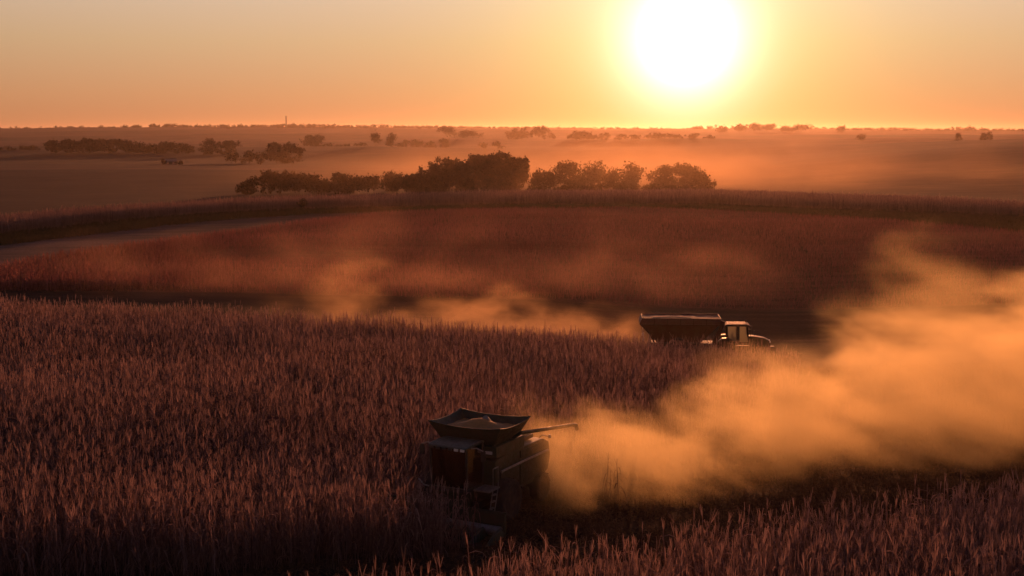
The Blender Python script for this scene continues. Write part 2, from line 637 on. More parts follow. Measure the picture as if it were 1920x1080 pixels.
def plant_main(y0, y1, dens, lod):
    xy = to_rows(fan_points(y0, y1, dens))
    x, y = xy[:, 0], xy[:, 1]
    s = column(x, y)
    keep = ~in_lane(x, y) & (y < crest(s) + 2 * (vnoise(x, y, 6, 2) - .5)) & clear_machine(xy)
    keep &= ~((s > 1500) & (y > lane_far(x)))                      # harvested ground round the tractor
    xy = xy[keep]
    thin = vnoise(xy[:, 0], xy[:, 1], 5.0, 21) * .5 + vnoise(xy[:, 0], xy[:, 1], 14.0, 22) * .5
    xy = xy[rng.uniform(0, 1, len(xy)) < .62 + .6 * thin]
    tone = .65 * vnoise(xy[:, 0], xy[:, 1], 9, 4) + .35 * vnoise(xy[:, 0], xy[:, 1], 2.2, 6)
    hs = (1.0 + .20 * (vnoise(xy[:, 0], xy[:, 1], 11, 8) - .5) + .16 * (vnoise(xy[:, 0], xy[:, 1], 2.5, 12) - .5)) * rng.choice([1, 1, 1, .85, .65], len(xy))
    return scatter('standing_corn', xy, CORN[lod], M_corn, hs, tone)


def join_np(name, meshes, mat):
    bm = bmesh.new()
    for m in meshes: bm.from_mesh(m)
    return bm


tag(link('standing_corn', plant_main(33, 72, 13.0, 1)), 'tall dry brown corn crop standing round the green harvester in the foreground', 'corn crop', kind='stuff')
tag(link('standing_corn', plant_main(72, 116, 12.0, 2)), 'reddish ripe corn crop on the near ridge in front of the tractor', 'corn crop', kind='stuff')


def plant_hill():
    xy = fan_points(145, 270, 6.5, -250, 2200)
    x, y = xy[:, 0], xy[:, 1]
    s = column(x, y)
    near = 147 + 3 * (vnoise(x, y, 9, 3) - .5)
    keep = (y > near) & (y < hill_far(s) + 1.5 * (vnoise(x, y, 8, 7) - .5))
    xy, s = xy[keep], s[keep]
    x, y = xy[:, 0], xy[:, 1]
    tone = .7 * vnoise(x * .12, y, 9, 14) + .3 * vnoise(x, y, 4, 16)
    swale = np.exp(-((y - 178) / 7) ** 2) * np.clip((s - 300) / 120, 0, 1) * np.clip((760 - s) / 120, 0, 1)
    hs = (.26 + .34 * np.clip((520 - s) / 380, 0, 1) + .12 * (vnoise(x * .4, y, 14, 18) - .5)) * (1 - .45 * swale)
    return scatter('hill_corn', xy, CORN[3], M_slope, hs, tone * (1 - .8 * swale), spread=.06)


tag(link('hill_corn', plant_hill()), 'smooth expanse of dim red-brown corn on the slope beyond the dust', 'corn crop', kind='stuff')


def plant_strip():
    xy = fan_points(180, 316, 5.0, -250, 2200)
    x, y = xy[:, 0], xy[:, 1]
    s = column(x, y)
    keep = (y > strip_near(s)) & (y < strip_far(s))
    xy = xy[keep]
    x, y = xy[:, 0], xy[:, 1]
    tone = .55 + .5 * vnoise(x, y, 6, 24)
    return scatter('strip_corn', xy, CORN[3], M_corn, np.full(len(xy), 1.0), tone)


tag(link('strip_corn', plant_strip()), 'narrow curving strip of pink-lit corn above the dark grass waterway', 'corn crop', kind='stuff')


def grass_variant(seed, h):
    r = np.random.default_rng(seed)
    V, Fs, T, n = [], [], [], 0
    for k in range(9):
        az = r.uniform(0, 6.28)
        c = r.normal(0, .16, 2)
        d = np.array([math.cos(az), math.sin(az), 0])
        L = h * r.uniform(.6, 1.2)
        v, f = quads_strip([np.array([c[0], c[1], -.03]), np.array([c[0], c[1], L * .6]) + d * L * .15, np.array([c[0], c[1], L * .9]) + d * L * .45],
                           [.03, .03, .006], [-math.sin(az), math.cos(az), 0])
        V.append(v); Fs.append(f + n); T.append(np.full(len(v), r.uniform(.1, .9))); n += len(v)
    return np.concatenate(V), np.concatenate(Fs), np.concatenate(T)


def plant_waterway():
    xy = fan_points(140, 285, 2.6, -250, 2200)
    x, y = xy[:, 0], xy[:, 1]
    s = column(x, y)
    hf, sn = hill_far(s), strip_near(s)
    keep = (y > hf + (sn - hf) * .6 * np.clip((800 - s) / 200, 0, 1)) & (y < sn)
    xy = xy[keep]
    return scatter('waterway_grass', xy, [grass_variant(k, .75) for k in range(6)], M_weed, np.full(len(xy), 1.0), .2 + .5 * vnoise(xy[:, 0], xy[:, 1], 5, 2))


tag(link('waterway_grass', plant_waterway()), 'dark green grass in the waterway between corn strip and slope', 'grass', kind='stuff')


def stubble_variant(seed):
    r = np.random.default_rng(seed)
    V, Fs, T, n = [], [], [], 0
    def add(v, f, t):
        nonlocal n
        V.append(v); Fs.append(f + n); T.append(np.full(len(v), t)); n += len(v)
    h = r.uniform(.18, .4)
    for a in (0, 1.57):
        add(*quads_strip([[0, 0, -.05], [.02, .01, h]], [.018, .014], [math.cos(a), math.sin(a), 0]), .6)
    for k in range(7):
        az = r.uniform(0, 6.28)
        c = r.normal(0, .3, 2)
        L = r.uniform(.2, .5)
        z0 = r.uniform(.02, .1)
        add(*quads_strip([[c[0], c[1], z0], [c[0] + L * .5 * math.cos(az), c[1] + L * .5 * math.sin(az), z0 + r.uniform(0, .1)],
                          [c[0] + L * math.cos(az), c[1] + L * math.sin(az), z0 * .5]], [.012, .03, .008], [-math.sin(az), math.cos(az), .15]), r.uniform(.2, 1))
    return np.concatenate(V), np.concatenate(Fs), np.concatenate(T)


def plant_stubble():
    xy = to_rows(fan_points(34, 112, 5.5))
    x, y = xy[:, 0], xy[:, 1]
    s = column(x, y)
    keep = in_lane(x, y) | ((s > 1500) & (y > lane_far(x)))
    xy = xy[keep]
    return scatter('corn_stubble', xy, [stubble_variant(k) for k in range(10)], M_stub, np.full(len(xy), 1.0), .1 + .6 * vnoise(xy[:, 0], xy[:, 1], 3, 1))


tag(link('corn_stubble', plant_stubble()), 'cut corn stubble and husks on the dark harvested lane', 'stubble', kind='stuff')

for i, (u, Y, h, rz) in enumerate([(1141, 57.6, .86, .3), (1150, 57.3, .62, 1.9), (1166, 57.0, .98, 4.0), (1083, 58.2, .8, 2.6)]):
    v, f, t = CORN[1][i]
    me = np_mesh('corn_stalk', v, f, M_corn, tint=np.stack([t * 0, t * 0 + .3, t * 0], 1))
    x, y, z = at(u, Y)
    o = link('corn_stalk', me)
    o.location = (x, y, z - .02)
    o.rotation_euler = (0, .05, rz)
    o.scale = (h, h, h)
    tag(o, ['taller stalk of the bare pair left of the broken one behind the harvester', 'short broken corn stalk between two taller stalks at the dust edge',
            'tallest lone corn stalk standing at the dust edge right of the harvester', 'lone corn stalk half lost in dust close behind the harvester'][i], 'corn stalk', 'leftover stalks in the lane')


# ------------------------------------------------------------------ combine harvester
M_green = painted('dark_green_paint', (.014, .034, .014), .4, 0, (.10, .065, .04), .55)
M_greend = painted('darker_green_panel', (.012, .028, .013), .5, 0, (.09, .06, .04), .5)  # second green, slightly darker and rougher
M_black = painted('black_plastic', (.018, .018, .018), .55, 0, (.10, .07, .045), .45)
M_steel = painted('worn_steel', (.30, .29, .27), .4, .7, (.14, .09, .06), .5)
M_rubber = painted('tyre_rubber', (.020, .019, .018), .8, 0, (.10, .065, .04), .7, 3)
M_yellow = painted('yellow_rim', (.55, .36, .03), .45, 0, (.14, .09, .05), .5)
M_roof = painted('cab_roof_paint', (.055, .065, .045), .5, 0, (.11, .08, .05), .4)
M_red = painted('dull_red_paint', (.09, .016, .013), .45, 0, (.12, .07, .045), .5)
M_redd = painted('red_inside_panel', (.07, .016, .013), .7, 0, (.08, .045, .03), .5)
M_white = painted('white_plate', (.62, .62, .58), .35, 0, (.3, .22, .15), .3)
M_grain = painted('corn_grain', (.50, .24, .07), .8, 0, (.34, .17, .06), .8, 6)


def glass_mat(name, tint=(.75, .78, .72), mixf=.16, film=.0):
    m, n, b, o = mat_new(name)
    n.t.nodes.remove(b)
    tr = n.node('ShaderNodeBsdfTransparent')
    tr.inputs[0].default_value = (*tint, 1)
    gl = n.node('ShaderNodeBsdfGlossy')
    gl.inputs['Roughness'].default_value = .06
    gl.inputs[0].default_value = (.8, .8, .8, 1)
    x = n.node('ShaderNodeMixShader')
    fr = n.node('ShaderNodeFresnel')
    fr.inputs[0].default_value = 1.45
    n.put(x.inputs[0], n.m('ADD', fr.outputs[0], mixf))
    n.put(x.inputs[1], tr.outputs[0])
    n.put(x.inputs[2], gl.outputs[0])
    fl = n.node('ShaderNodeBsdfTranslucent')
    fl.inputs[0].default_value = (.85, .80, .68, 1)
    y = n.node('ShaderNodeMixShader')
    y.inputs[0].default_value = film
    n.put(y.inputs[1], x.outputs[0])
    n.put(y.inputs[2], fl.outputs[0])
    n.put(o.inputs[0], y.outputs[0])
    return m


M_glass = glass_mat('cab_glass', film=.32)
M_glassd = glass_mat('tinted_glass', (.35, .38, .34), .10)
M_lens = painted('lamp_lens', (.75, .73, .66), .12, 0, (.4, .3, .2), .2)


def wheel(root, x, y, r, wd, name='wheel', rimmat=None, lugs=22):
    """tyre with lugs, rim and hub; x is the middle of the tyre"""
    h = wd / 2
    t = MB()
    t.lathe((x, y, r), [(-h * .8, r * .60), (-h, r * .74), (-h * .95, r * .90), (-h * .72, r * .965), (h * .72, r * .965), (h * .95, r * .90), (h, r * .74), (h * .8, r * .60)], 36)
    for k in range(lugs):
        a = 2 * math.pi * k / lugs
        sgn = -1 if k % 2 else 1
        c, s_ = math.cos(a), math.sin(a)
        def P(dx, da, rr):
            return (x + dx, y + rr * math.cos(a + da), r + rr * math.sin(a + da))
        x0, x1 = (0, h * .95) if sgn > 0 else (-h * .95, 0)
        d0, d1 = (.0, .10) if sgn > 0 else (.10, .0)
        w_ = .045
        t.hexa([P(x0, d0 - w_, r * .95), P(x1, d1 - w_, r * .90), P(x1, d1 + w_, r * .90), P(x0, d0 + w_, r * .95),
                P(x0, d0 - w_, r * 1.0), P(x1, d1 - w_, r * .965), P(x1, d1 + w_, r * .965), P(x0, d0 + w_, r * 1.0)])
    wl = t.build(name, M_rubber, root, smooth=False)
    m = MB()
    m.lathe((x, y, r), [(-h * .75, r * .58), (-h * .70, r * .50), (-h * .2, r * .42), (-h * .2, r * .16), (h * .2, r * .16), (h * .2, r * .42), (h * .70, r * .50), (h * .75, r * .58)], 28)
    m.lathe((x, y, r), [(-h * .55, r * .12), (-h * .5, r * .15), (h * .5, r * .15), (h * .55, r * .12)], 12)
    m.build('rim', rimmat or M_yellow, wl, smooth=True)
    return wl


def shell(bm_, bottom, top, zb, zt, th):
    """open flared hopper walls with thickness; bottom/top = (x0,x1,y0,y1)"""
    def ring(q, z): return [(q[0], q[2], z), (q[1], q[2], z), (q[1], q[3], z), (q[0], q[3], z)]
    inset = lambda q: (q[0] + th, q[1] - th, q[2] + th, q[3] - th)
    ob, ot, ib, it = ring(bottom, zb), ring(top, zt), ring(inset(bottom), zb), ring(inset(top), zt)
    for i in range(4):
        j = (i + 1) % 4
        bm_.hexa([ob[i], ob[j], ib[j], ib[i], ot[i], ot[j], it[j], it[i]])


def build_combine():
    x, y = COMB
    root = empty('combine_harvester', (x, y, gz(x, y)), COMB_A)
    tag(root, 'dark green combine harvester with a flared grain tank working in the near corn', 'combine harvester')
    # main body: side panels, rear hood that steps down
    b = MB()
    b.prism([(1.35, 1.05), (1.35, 2.75), (.4, 2.85), (-1.5, 2.85), (-3.2, 2.80), (-3.75, 2.55), (-3.95, 1.9), (-3.7, 1.25), (-2.6, 1.0)], -1.5, 1.5)
    b.build('body', M_green, root, bevel=.05)
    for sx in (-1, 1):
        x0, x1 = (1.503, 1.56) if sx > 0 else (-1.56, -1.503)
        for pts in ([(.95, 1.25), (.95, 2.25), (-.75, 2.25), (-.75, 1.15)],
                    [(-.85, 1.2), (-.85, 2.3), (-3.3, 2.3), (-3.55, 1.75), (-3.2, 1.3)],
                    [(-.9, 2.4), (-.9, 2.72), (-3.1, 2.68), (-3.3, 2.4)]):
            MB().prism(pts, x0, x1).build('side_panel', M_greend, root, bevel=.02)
    MB().prism([(-3.55, 1.2), (-3.95, 1.35), (-4.15, .85), (-3.75, .7)], -1.15, 1.15).build('straw_chopper', M_black, root, bevel=.03)
    # grain tank: lower box, flared extension, heap of grain
    b = MB()
    b.frus((-1.5, 1.5, -1.35, 1.25), 2.853, (-1.48, 1.48, -1.33, 1.23), 3.35)
    tank = b.build('grain_tank', M_green, root, bevel=.03)
    b = MB()
    th, zb = .04, 3.353
    bo, to_ = (-1.28, 1.28, -1.12, 1.08), (-1.80, 1.80, -1.40, 1.44)
    rc = lambda q: [(q[0], q[2]), (q[1], q[2]), (q[1], q[3]), (q[0], q[3])]
    sh = lambda q: (q[0] + th, q[1] - th, q[2] + th, q[3] - th)
    cb, ct, ib, it = rc(bo), rc(to_), rc(sh(bo)), rc(sh(to_))
    L = lambda p, q, t: (p[0] + (q[0] - p[0]) * t, p[1] + (q[1] - p[1]) * t)
    ns = 8
    for k in range(4):
        k2 = (k + 1) % 4
        for q in range(ns):
            t0, t1 = q / ns, (q + 1) / ns
            z0, z1 = [4.10 + .13 * abs(2 * t - 1) ** 2.2 for t in (t0, t1)]
            P = lambda c, t, z: (*L(c[k], c[k2], t), z)
            b.hexa([P(cb, t0, zb), P(cb, t1, zb), P(ib, t1, zb), P(ib, t0, zb), P(ct, t0, z0), P(ct, t1, z1), P(it, t1, z1), P(it, t0, z0)])
    bmesh.ops.remove_doubles(b.bm, verts=b.bm.verts[:], dist=.002)
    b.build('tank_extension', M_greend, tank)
    hp = MB()
    n_ = 14
    vs_ = [[hp.bm.verts.new((-1.52 + 3.04 * i / n_, -1.22 + 2.42 * j / n_,
                             3.80 + .42 * math.exp(-(((i / n_ - .5) / .28) ** 2 + ((j / n_ - .5) / .28) ** 2)) + random.uniform(-.02, .02))) for j in range(n_ + 1)] for i in range(n_ + 1)]
    for i in range(n_):
        for j in range(n_):
            hp.bm.faces.new([vs_[i][j], vs_[i + 1][j], vs_[i + 1][j + 1], vs_[i][j + 1]])
    hp.build('grain_heap', M_grain, tank, smooth=True)
    MB().box(-1.30, -.98, 1.25, 1.30, 3.02, 3.14).build('marker_plate', M_white, tank)
    MB().tube([(-.2, -.5, 3.9), (-.2, -.1, 4.22)], .14, 12).build('fill_auger', M_steel, tank)
    # cab
    cab = MB()
    for px, py in ((-.9, 1.42), (.9, 1.42), (-.86, 2.62), (.86, 2.62)):
        cab.tube([(px, py, 1.75), (px * 1.02, py + (.12 if py > 2 else 0), 3.52)], .055, 8)
    cab.box(-.93, .93, 1.40, 2.75, 1.62, 1.78)
    cab.box(-.88, .88, 1.38, 1.42, 1.78, 3.5)
    cabo = cab.build('cab', M_black, root)
    g = MB()
    g.hexa([(-.84, 2.60, 1.78), (.84, 2.60, 1.78), (.84, 2.63, 1.78), (-.84, 2.63, 1.78), (-.86, 2.72, 3.50), (.86, 2.72, 3.50), (.86, 2.75, 3.50), (-.86, 2.75, 3.50)])
    g.build('windscreen', M_glassd, cabo)
    for sx in (-1, 1):
        g = MB()
        g.hexa([(sx * .90, 1.48, 1.80), (sx * .92, 1.48, 1.80), (sx * .88, 2.56, 1.80), (sx * .86, 2.56, 1.80),
                (sx * .92, 1.48, 3.48), (sx * .94, 1.48, 3.48), (sx * .90, 2.68, 3.48), (sx * .88, 2.68, 3.48)])
        g.build('side_window', M_glassd, cabo)
    st = MB().box(-.28, .28, 1.60, 1.75, 2.2, 2.95)
    st.box(-.28, .28, 1.6, 2.1, 2.1, 2.25).box(-.12, .12, 1.7, 2.0, 1.79, 2.1)
    st.build('seat', M_black, cabo, bevel=.02)
    r_ = MB()
    r_.prism([(1.28, 3.52), (1.28, 3.60), (1.6, 3.65), (2.5, 3.63), (2.80, 3.57), (2.83, 3.50)], -.94, .94)
    roof = r_.build('cab_roof', M_roof, cabo, bevel=.04)
    for k in range(6):
        lx = -.75 + k * .30
        MB().box(lx - .09, lx + .09, 2.82, 2.88, 3.42, 3.52).build('work_light', M_lens if k in (0, 1) else M_black, roof)
    # mirrors on arms
    for sx in (1, -1):
        a = MB().tube([(sx * .98, 2.5, 3.52), (sx * 1.2, 2.42, 3.54), (sx * 1.50, 2.40, 3.44)], .028, 6)
        arm = a.build('mirror_arm', M_steel, root)
        MB().box(sx * 1.50 - .11, sx * 1.50 + .11, 2.37, 2.42, 2.98, 3.42).build('mirror', M_black, arm, bevel=.015)
    # unloading auger laid back along the left side past the tail, and the rail below it
    au = MB().tube([(-1.25, -.60, 3.30), (-1.62, -.75, 3.58), (-1.78, -2.6, 3.36), (-1.95, -5.4, 3.02)], .085, 12)
    ago = au.build('unloading_auger', M_greend, root, smooth=True)
    MB().tube([(-1.95, -5.4, 3.02), (-1.97, -5.7, 2.95), (-1.98, -5.80, 2.72)], .09, 10).build('spout', M_black, ago, smooth=True)
    rl = MB().tube([(-1.68, 1.15, 2.30), (-1.70, -.8, 2.30), (-1.70, -3.3, 2.26)], .05, 8)
    for yy in (.9, -.8, -2.2, -3.2):
        rl.tube([(-1.56, yy, 2.16), (-1.69, yy, 2.29)], .03, 6)
    rl.build('side_rail', M_steel, root)
    # rear warning lights on short arms
    for sx in (-1, 1):
        a = MB().tube([(sx * 1.35, -3.05, 2.82), (sx * 1.5, -3.1, 2.98), (sx * 1.85, -3.15, 2.92)], .025, 6)
        a.tube([(sx * 1.85, -3.15, 2.86), (sx * 1.85, -3.15, 3.02)], .06, 8)
        a.build('rear_light_arm', M_steel, root)
    MB().tube([(.95, -2.2, 2.8), (.95, -2.2, 3.35), (.95, -2.4, 3.45)], .07, 10).build('exhaust_pipe', M_steel, root)
    e = MB().box(-1.1, 1.1, -3.0, -1.6, 2.853, 3.02)
    for k in range(7):
        e.box(-1.0, 1.0, -2.95 + k * .19, -2.88 + k * .19, 3.02, 3.05)
    e.build('engine_deck', M_black, root, bevel=.02)
    # ladder and platform by the cab door
    l = MB().box(-1.75, -1.0, 1.40, 2.35, 1.66, 1.72)
    for yy in (1.50, 1.95):
        l.tube([(-1.78, yy + .5, .55), (-1.72, yy, 1.7), (-1.72, yy, 2.6)], .025, 6)
    l.tube([(-1.72, 1.50, 2.6), (-1.72, 1.95, 2.6)], .025, 6)
    for k in range(4):
        zz = .65 + k * .27
        l.box(-1.80, -1.66, 1.58 + .42 * (1 - k / 4), 2.32 - .1 * k, zz, zz + .03)
    l.build('ladder', M_steel, root)
    rl = MB().tube([(1.55, 2.4, 1.72), (1.60, 2.5, 1.9), (1.2, 2.75, 1.75), (.95, 2.72, 1.72)], .03, 6)
    rl.build('grab_rail', M_steel, root)
    # chassis
    MB().box(-1.0, 1.0, -3.2, 1.9, .75, 1.06).build('chassis', M_black, root)
    MB().tube([(-1.5, .75, .95), (1.5, .75, .95)], .16, 10).build('axle', M_black, root)
    MB().tube([(-1.3, -2.75, .68), (1.3, -2.75, .68)], .12, 10).build('axle', M_black, root)
    for sx in (-1, 1):
        wheel(root, sx * 1.72, .75, .97, .62, lugs=26)
        wheel(root, sx * 1.55, -2.75, .68, .46, lugs=20)
    # feeder house and corn header
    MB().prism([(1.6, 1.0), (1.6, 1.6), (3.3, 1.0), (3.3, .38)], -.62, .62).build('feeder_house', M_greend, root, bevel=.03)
    h = MB().prism([(3.25, .32), (3.25, 1.18), (3.42, 1.25), (3.5, .5), (4.0, .30), (4.0, .24)], -3.05, 3.05)
    h.box(-3.05, 3.05, 3.2, 3.27, 1.15, 1.25)
    head = h.build('corn_header', M_green, root, bevel=.015)
    MB().tube([(-3.0, 3.68, .58), (3.0, 3.68, .58)], .20, 12).build('cross_auger', M_steel, head, smooth=True)
    for k in range(9):
        cx = -3.04 + k * .76
        hw = .20 if 0 < k < 8 else .16
        s_ = MB()
        rows = [(3.72, hw, .74), (4.25, hw * .95, .66), (4.8, hw * .55, .40), (5.2, .04, .13)]
        rings = [[s_.bm.verts.new((cx - w_, yy, max(.06, zt - .34))), s_.bm.verts.new((cx - w_ * .55, yy, zt - .05)), s_.bm.verts.new((cx, yy, zt)),
                  s_.bm.verts.new((cx + w_ * .55, yy, zt - .05)), s_.bm.verts.new((cx + w_, yy, max(.06, zt - .34)))] for yy, w_, zt in rows]
        for a, c in zip(rings, rings[1:]):
            for q in range(4):
                s_.bm.faces.new([a[q], a[q + 1], c[q + 1], c[q]])
            s_.bm.faces.new([a[4], a[0], c[0], c[4]])
        s_.bm.faces.new(rings[0])
        s_.bm.faces.new(rings[-1][::-1])
        s_.build('row_snout', M_green, head, smooth=True)
    return root


build_combine()

# ------------------------------------------------------------------ tractor and grain cart on the slope beyond the ridge
TY = 119.5


def build_cart():
    x, y, z = at(1277, TY)
    root = empty('grain_cart', (x, y, z + .05), R(-90 - 4))
    # local +Y points to the photo's right, towards the tractor
    tag(root, 'dark red grain cart with a rolled cover drawn behind the distant tractor', 'grain cart')
    b = MB()
    # hopper: upright rim band, slanting sides down to a narrow sump
    top, mid, bot = (-1.75, 1.75, -3.78, 3.75), (-1.72, 1.72, -3.80, 3.62), (-.55, .55, -2.1, 2.0)
    shell(b, mid, (-1.75, 1.75, -3.55, 3.78), 3.15, 3.70, .05)
    b.frus(bot, 1.25, mid, 3.147)
    hop = b.build('hopper', M_red, root, bevel=.02)
    r_ = MB()
    for xx in (-1.77, 1.77):
        r_.box(xx - .05, xx + .05, -3.6, 3.75, 3.06, 3.14)
        for yy in (-2.4, -1.2, 0, 1.2, 2.4):
            r_.box(xx - .04, xx + .04, yy - .04, yy + .04, 3.14, 3.69)
    r_.build('rim_band', M_redd, hop)
    # rolled cover bowed over the load
    cv = MB()
    ny, nx = 18, 8
    g = [[cv.bm.verts.new((-1.7 + 3.4 * i / nx, -3.4 + 7.1 * j / ny,
                           3.56 + .07 * math.sin(math.pi * i / nx) * (.4 + .6 * math.sin(math.pi * min(1, j / ny * 1.25))) + .02 * math.cos(j * 2.1))) for j in range(ny + 1)] for i in range(nx + 1)]
    for i in range(nx):
        for j in range(ny):
            cv.bm.faces.new([g[i][j], g[i + 1][j], g[i + 1][j + 1], g[i][j + 1]])
    cv.build('cover', M_redd, hop, smooth=True)
    MB().tube([(1.60, -2.6, 3.74), (1.2, -.6, 3.78), (1.62, 1.0, 3.74)], .05, 8).build('cover_roller', M_steel, hop)
    au = MB().tube([(.9, 3.2, 1.2), (.95, 3.75, 2.5), (1.0, 4.0, 3.4)], .22, 12)
    au.build('unloading_auger', M_redd, root, smooth=True)
    f = MB().box(-.9, .9, -2.6, 3.2, 1.0, 1.24)
    f.tube([(-.6, 3.1, 1.1), (0, 5.1, .75)], .09, 8).tube([(.6, 3.1, 1.1), (0, 5.1, .75)], .09, 8)
    f.tube([(-1.6, -.2, .95), (1.6, -.2, .95)], .13, 10)
    f.build('frame', M_black, root)
    for yy in (-3.3, 2.6):
        for xx in (-.9, .9):
            MB().tube([(xx, yy * .7, 1.2), (xx * 1.7, yy, 3.1)], .06, 8).build('brace', M_redd, root)
    for sx in (-1, 1):
        wheel(root, sx * 1.75, -.2, .95, .75, rimmat=M_steel)
    for xx in (-1.5, 1.5):
        a = MB().box(xx - .05, xx + .05, -3.42, -3.36, 1.55, 2.35)
        a.box(xx - .09, xx + .09, -3.46, -3.42, 1.55, 1.75)
        a.build('tail_marker', M_white, root)
    return root


def build_tractor():
    x, y, z = at(1392, TY + .3)
    root = empty('tractor', (x, y, z), R(-90 - 6))
    tag(root, 'dark tractor with a glazed cab pulling the grain cart across the slope', 'tractor')
    # rear axle at local y = -1.35, cab behind the middle, bonnet forward
    b = MB().prism([(.85, 1.15), (.85, 2.05), (1.3, 2.03), (2.2, 1.90), (2.72, 1.66), (2.82, 1.3), (2.75, .95), (1.4, .85)], -.48, .48)
    bon = b.build('bonnet', M_green, root, bevel=.06)
    MB().box(-.40, .40, 2.80, 2.86, 1.0, 1.42).build('grille', M_black, bon)
    for sx in (-1, 1):
        MB().box(sx * .40 - .13, sx * .40 + .13, 2.76, 2.85, 1.44, 1.60).build('headlight', M_lens, bon)
    MB().box(-.5, .5, -1.7, 2.5, .65, 1.12).build('chassis', M_black, root)
    w_ = MB().box(-.42, .42, 2.86, 3.25, .65, 1.05)
    w_.build('front_weight', M_black, root, bevel=.04)
    c = MB()
    for sx in (-1, 1):
        c.tube([(sx * .80, -1.15, 1.55), (sx * .82, -1.28, 3.0)], .10, 8)
        c.tube([(sx * .80, -.20, 1.35), (sx * .80, -.22, 3.0)], .15, 8)
        c.tube([(sx * .74, .82, 1.45), (sx * .80, .62, 3.0)], .09, 8)
    c.box(-.82, .82, -1.2, .85, 1.25, 1.55)
    cab = c.build('cab', M_black, root)
    r_ = MB().prism([(-1.42, 3.0), (-1.42, 3.12), (-1.2, 3.22), (.5, 3.24), (.80, 3.16), (.92, 3.02)], -.95, .95)
    rf = r_.build('cab_roof', M_black, cab, bevel=.04)
    MB().tube([(-.5, .6, 3.24), (-.5, .6, 3.46)], .06, 8).build('beacon', M_redd, rf)
    for sx in (-1, 1):
        for y0, y1, q0, q1 in ((-1.08, -.30, -1.20, -.31), (-.10, .74, -.12, .56)):
            g = MB().hexa([(sx * .785, y0, 1.56), (sx * .80, y0, 1.56), (sx * .80, y1, 1.56), (sx * .785, y1, 1.56),
                           (sx * .80, q0, 2.98), (sx * .815, q0, 2.98), (sx * .815, q1, 2.98), (sx * .80, q1, 2.98)])
            g.build('side_window', M_glass, cab)
    g = MB().hexa([(-.72, .80, 1.56), (.72, .80, 1.56), (.72, .82, 1.56), (-.72, .82, 1.56), (-.76, .62, 2.98), (.76, .62, 2.98), (.76, .64, 2.98), (-.76, .64, 2.98)])
    g.build('windscreen', M_glass, cab)
    st = MB().box(-.24, .24, -.78, -.62, 1.9, 2.5).box(-.24, .24, -.78, -.3, 1.78, 1.92).box(-.1, .1, -.65, -.4, 1.551, 1.78)
    st.build('seat', M_black, cab, bevel=.02)
    MB().tube([(0, .55, 1.56), (0, .32, 2.0)], .03, 6).tube([(-.18, .30, 2.0), (.18, .30, 2.0)], .025, 6).build('steering_wheel', M_black, cab)
    for sx in (-1, 1):
        # fender arched over the rear wheel
        fd = MB()
        pr = [(-1.35 + 1.02 * math.cos(a), .92 + 1.06 * math.sin(a)) for a in [R(q) for q in (20, 50, 80, 110, 140, 165)]]
        fd.prism(pr + [(-1.35 + .98 * math.cos(a), .92 + 1.02 * math.sin(a)) for a in [R(q) for q in (165, 140, 110, 80, 50, 20)]], sx * .80, sx * 1.32)
        fd.build('fender', M_green, root)
        wheel(root, sx * 1.08, -1.35, .95, .52, lugs=24)
        wheel(root, sx * .98, 1.75, .70, .42, lugs=20)
        a = MB().tube([(sx * .80, .66, 2.75), (sx * 1.25, .95, 2.78), (sx * 1.42, 1.22, 2.74)], .025, 6).build('mirror_arm', M_black, root)
        MB().box(sx * 1.42 - .11, sx * 1.42 + .11, 1.20, 1.26, 2.28, 2.74).build('mirror', M_black, a)
    MB().tube([(.62, .98, 1.6), (.62, .98, 2.55), (.62, .90, 2.68)], .06, 10).build('exhaust_pipe', M_black, root)
    MB().tube([(0, -1.7, .78), (0, -2.55, .76)], .06, 8).build('drawbar', M_black, root)
    return root


build_cart()
build_tractor()

# ------------------------------------------------------------------ trees
M_leaf = foliage_mat('autumn_leaves', (.026, .022, .012), (.065, .042, .020), .3)
M_bark = painted('bark', (.07, .05, .038), .95, 0, (.045, .035, .025), .6, 2)


